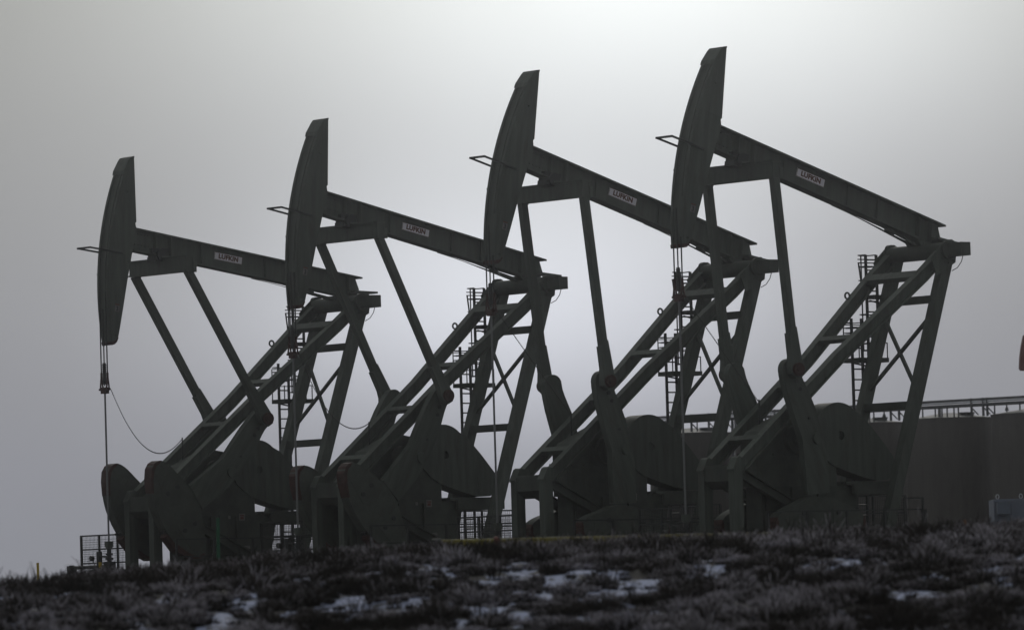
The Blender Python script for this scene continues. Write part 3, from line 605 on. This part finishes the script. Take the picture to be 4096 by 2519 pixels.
for x in (.6, 2.6, 4.6, 6.6): part('support', 'yps%d' % int(x), lambda b: b.box(x, x + .06, -.03, .03, -.6, -.08), 'steel', yp)
# ------------------------------------------------------------------ terrain
rs = np.random.RandomState(7)
def vnoise(x, y, seed, per=512):
    g = np.random.RandomState(seed).rand(per, per); xi = np.floor(x).astype(int); yi = np.floor(y).astype(int); fx = x - xi; fy = y - yi
    fx = fx * fx * (3 - 2 * fx); fy = fy * fy * (3 - 2 * fy); a = g[xi % per, yi % per]; b = g[(xi + 1) % per, yi % per]; c = g[xi % per, (yi + 1) % per]; d = g[(xi + 1) % per, (yi + 1) % per]
    return (a * (1 - fx) + b * fx) * (1 - fy) + (c * (1 - fx) + d * fx) * fy
cxs = np.array([-60, -20, -9.3, -7, -4.75, -1.7, .5, 3.6, 5.8, 9.3, 20, 60]); czs = np.array([.25, .35, .50, .60, .75, .89, .90, .91, .95, 1.0, 1.05, 1.1])
def height(x, y):
    x = np.asarray(x, float); y = np.asarray(y, float)
    crest = np.interp(x, cxs, czs)
    ys = np.array([-50, 0, 45, 70, 79, 84, 88, 93, 98, 102, 105, 112, 125, 140, 5000.])
    fr = np.array([-1.75, -1.7, -1.4, -1.0, -.66, -.40, -.08, .30, .68, .95, 1.0, 1.0, .92, .0, 0])
    f = np.interp(y, ys, fr)
    z = np.where(f < 0, f, f * crest)
    z = np.where(y > 112, np.interp(y, [112, 140, 160], [1, 0, 0]) * (crest - .78) + .78 * 1.0, z)
    amp = np.interp(y, [0, 60, 80, 86, 100, 104, 118, 140], [.02, .05, .10, .13, .10, .04, .04, .0])
    return z + amp * (vnoise(x * .55 + 50, y * .34 + 20, 1) - .5) * 2 + amp * .5 * (vnoise(x * 1.6 + 9, y * 1.1, 2) - .5) * 2
def cover(x, y):   # 1 = thick grass, 0 = bare snow
    n = .05 * vnoise(x * .5 + 3, y * .30 + 7, 11) + .55 * vnoise(x * 2.0 + 4, y * .80, 12) + .40 * vnoise(x * 4.0, y * 1.9, 13)
    bias = np.interp(y, [60, 82, 90, 99, 101, 103], [-.02, -.03, -.02, .02, .25, .5])
    return n + bias + np.interp(x, [-12, -2, 2, 12], [-.025, -.015, .01, .01])
xa = np.concatenate([np.linspace(-400, -60, 12), np.linspace(-50, -14, 19), np.arange(-13, 13.01, .1), np.linspace(14, 50, 19), np.linspace(60, 400, 12)])
ya = np.concatenate([np.linspace(-60, 45, 15), np.arange(50, 78, .4), np.arange(78, 107, .09), np.arange(107, 118, .3), np.linspace(119, 300, 60), np.linspace(330, 700, 14)])
XX, YY = np.meshgrid(xa, ya); ZZ = height(XX, YY)
V = np.stack([XX.ravel(), YY.ravel(), ZZ.ravel()], 1); nx, ny = len(xa), len(ya)
I = (np.arange(ny - 1)[:, None] * nx + np.arange(nx - 1)[None, :]).ravel(); F = np.stack([I, I + 1, I + nx + 1, I + nx], 1)
def np_mesh(name, V, F, mats):
    me = bpy.data.meshes.new(name); me.vertices.add(len(V)); me.vertices.foreach_set('co', V.astype(np.float32).ravel()); k = F.shape[1]
    me.loops.add(F.size); me.loops.foreach_set('vertex_index', F.astype(np.int32).ravel()); me.polygons.add(len(F)); me.polygons.foreach_set('loop_start', np.arange(0, F.size, k, dtype=np.int32))
    try: me.polygons.foreach_set('loop_total', np.full(len(F), k, dtype=np.int32))
    except Exception: pass
    for m_ in mats: me.materials.append(m_)
    me.update(calc_edges=True); me.validate(); return me
gm = bpy.data.materials.new('frozen_ground'); gm.use_nodes = True; t = gm.node_tree; b = t.nodes['Principled BSDF']; b.inputs['Roughness'].default_value = .9
at = t.nodes.new('ShaderNodeAttribute'); at.attribute_name = 'snow'
nz = t.nodes.new('ShaderNodeTexNoise'); nz.inputs['Scale'].default_value = 2.2; nz.inputs['Detail'].default_value = 7; tcn = t.nodes.new('ShaderNodeTexCoord'); t.links.new(tcn.outputs['Object'], nz.inputs['Vector'])
ad = t.nodes.new('ShaderNodeMath'); ad.operation = 'ADD'; t.links.new(at.outputs['Fac'], ad.inputs[0]); t.links.new(nz.outputs['Fac'], ad.inputs[1])
cr = t.nodes.new('ShaderNodeValToRGB'); cr.color_ramp.elements[0].position = .78; cr.color_ramp.elements[1].position = 1.06
cr.color_ramp.elements[0].color = (.018, .015, .013, 1); cr.color_ramp.elements[1].color = (.34, .38, .55, 1); k_ = cr.color_ramp.elements.new(.90); k_.color = (.085, .09, .115, 1)
n5 = t.nodes.new('ShaderNodeTexNoise'); n5.inputs['Scale'].default_value = 7.0; n5.inputs['Detail'].default_value = 5; t.links.new(tcn.outputs['Object'], n5.inputs['Vector'])
m5 = t.nodes.new('ShaderNodeMath'); m5.operation = 'MULTIPLY_ADD'; m5.inputs[1].default_value = 1.1; m5.inputs[2].default_value = -.58; t.links.new(n5.outputs['Fac'], m5.inputs[0])
ad2 = t.nodes.new('ShaderNodeMath'); ad2.operation = 'ADD'; t.links.new(ad.outputs[0], ad2.inputs[0]); t.links.new(m5.outputs[0], ad2.inputs[1]); ad = ad2
t.links.new(ad.outputs[0], cr.inputs[0]); t.links.new(cr.outputs[0], b.inputs['Base Color'])
me = np_mesh('ground', V, F, [gm]); a = me.attributes.new('snow', 'FLOAT', 'POINT'); sn = np.clip((.60 - cover(XX, YY)) * 4, -.3, .55); sn = np.where(YY > 118, .1, sn); a.data.foreach_set('value', sn.ravel().astype(np.float32))
me.polygons.foreach_set('use_smooth', np.ones(len(F), bool)); g = bpy.data.objects.new('ground', me); col.objects.link(g); g['kind'] = 'structure'
# ------------------------------------------------------------------ frosted bunch grass
def grass():
    VV, FF, TT = [], [], []; off = 0
    for n, K, h0, r0, y0, y1, thr in ((2500, 170, .16, .17, 80, 106, .465), (3300, 45, .11, .10, 80, 108, .24), (520, 150, .27, .20, 80, 106, .50), (900, 90, .15, .26, 106, 118, .0), (1300, 60, .24, .26, 55, 80, .40), (380, 14, .42, .12, 81, 107, .35), (1100, 90, .24, .17, 99.5, 106.5, .2), (2600, 70, .18, .26, 70, 118, -1)):
        y = y0 + (y1 - y0) * rs.rand(n); x = (rs.rand(n) * 2 - 1) * (y * .088 + 2.4); x = np.where(thr < 0, np.sign(x) * (y * .088 + 2.2) + x * 1.6, x); c = cover(x, y)
        keep = c > thr + .08 * rs.rand(n); x, y, c = x[keep], y[keep], c[keep]; n = len(x); z = height(x, y)
        hgt = h0 * (.55 + .8 * rs.rand(n)) * np.interp(c, [.4, .6], [.8, 1.1]); rad = r0 * (.6 + .8 * rs.rand(n))
        rr = np.sqrt(rs.rand(n, K)); an = rs.rand(n, K) * 2 * math.pi; ox = rr * np.cos(an) * rad[:, None]; oy = rr * np.sin(an) * rad[:, None] * .8
        L = hgt[:, None] * np.sqrt(np.clip(1.08 - rr**2, 0, 1)) * (.6 + .55 * rs.rand(n, K)) + .03
        dx = np.cos(an) * rr * .55 + rs.randn(n, K) * .22; dy = np.sin(an) * rr * .55 + rs.randn(n, K) * .22
        bx = x[:, None] + ox; by = y[:, None] + oy; bz = z[:, None] - .03 + 0 * ox; w_ = .004 + .006 * rs.rand(n, K)
        wx, wy = w_, w_ * (rs.rand(n, K) - .5)
        mx = bx + dx * L * .45; my = by + dy * L * .45; mz = bz + L * .6; tx = bx + dx * L * 1.1; ty = by + dy * L * 1.1; tz = bz + L
        P = np.stack([np.stack([bx - wx, by - wy, bz], -1), np.stack([bx + wx, by + wy, bz], -1), np.stack([mx + wx, my + wy, mz], -1), np.stack([mx - wx, my - wy, mz], -1), np.stack([tx + wx * .6, ty + wy * .6, tz], -1), np.stack([tx - wx * .6, ty - wy * .6, tz], -1)], 2)
        m_ = n * K; o = off + np.arange(m_)[:, None] * 6; off += m_ * 6
        clump = .30 + 1.05 * vnoise(x * 1.1, y * .7, 21) * (.5 + .9 * rs.rand(n))
        tip = np.tile(np.array([0, 0, .42, .42, 1.1, 1.1], np.float32), m_) * np.repeat((.45 + .55 * rs.rand(n, K)).ravel(), 6) * np.repeat(np.repeat(clump, K), 6)
        VV.append(P.reshape(-1, 3)); FF += [o + np.array([0, 1, 2, 3]), o + np.array([3, 2, 4, 5])]; TT.append(tip.astype(np.float32))
    return np.concatenate(VV), np.concatenate(FF), np.concatenate(TT)
V, F, tip = grass()
gr = bpy.data.materials.new('frosted_grass'); gr.use_nodes = True; t = gr.node_tree; b = t.nodes['Principled BSDF']; b.inputs['Roughness'].default_value = .85; b.inputs['Specular IOR Level'].default_value = .1
at = t.nodes.new('ShaderNodeAttribute'); at.attribute_name = 'frost_shade'; cr = t.nodes.new('ShaderNodeValToRGB'); e = cr.color_ramp.elements
e[0].position = .16; e[0].color = (.009, .007, .006, 1); e[1].position = .88; e[1].color = (.42, .395, .44, 1); k = e.new(.45); k.color = (.038, .030, .026, 1)  # near-black blade bases paint the shade inside the tufts; pale tips are frost
t.links.new(at.outputs['Fac'], cr.inputs[0]); t.links.new(cr.outputs[0], b.inputs['Base Color'])
me = np_mesh('grass', V, F, [gr]); a = me.attributes.new('frost_shade', 'FLOAT', 'POINT'); a.data.foreach_set('value', tip)
g = bpy.data.objects.new('grass', me); col.objects.link(g); g['kind'] = 'stuff'; g['label'] = 'dry bunch grass with frosted tips covering the hillside'; g['category'] = 'grass'

# ------------------------------------------------------------------ thin winter fog
hb = MB(); hb.box(-410, 410, -710, 70, -3.2, 19.0)
me = bpy.data.meshes.new('haze'); me.from_pydata([(x, -y, z) for x, y, z in hb.v], [], hb.f)
bm = bmesh.new(); bm.from_mesh(me); bmesh.ops.recalc_face_normals(bm, faces=bm.faces[:]); bm.to_mesh(me); bm.free()
hm = bpy.data.materials.new('fog'); hm.use_nodes = True; t = hm.node_tree; t.nodes.clear(); o_ = t.nodes.new('ShaderNodeOutputMaterial'); pv = t.nodes.new('ShaderNodeVolumePrincipled')
pv.inputs['Color'].default_value = (.97, .98, 1, 1); pv.inputs['Density'].default_value = 0.0003; pv.inputs['Anisotropy'].default_value = 0.96
t.links.new(pv.outputs[0], o_.inputs['Volume']); me.materials.append(hm); ho = bpy.data.objects.new('haze', me); col.objects.link(ho); ho['kind'] = 'stuff'
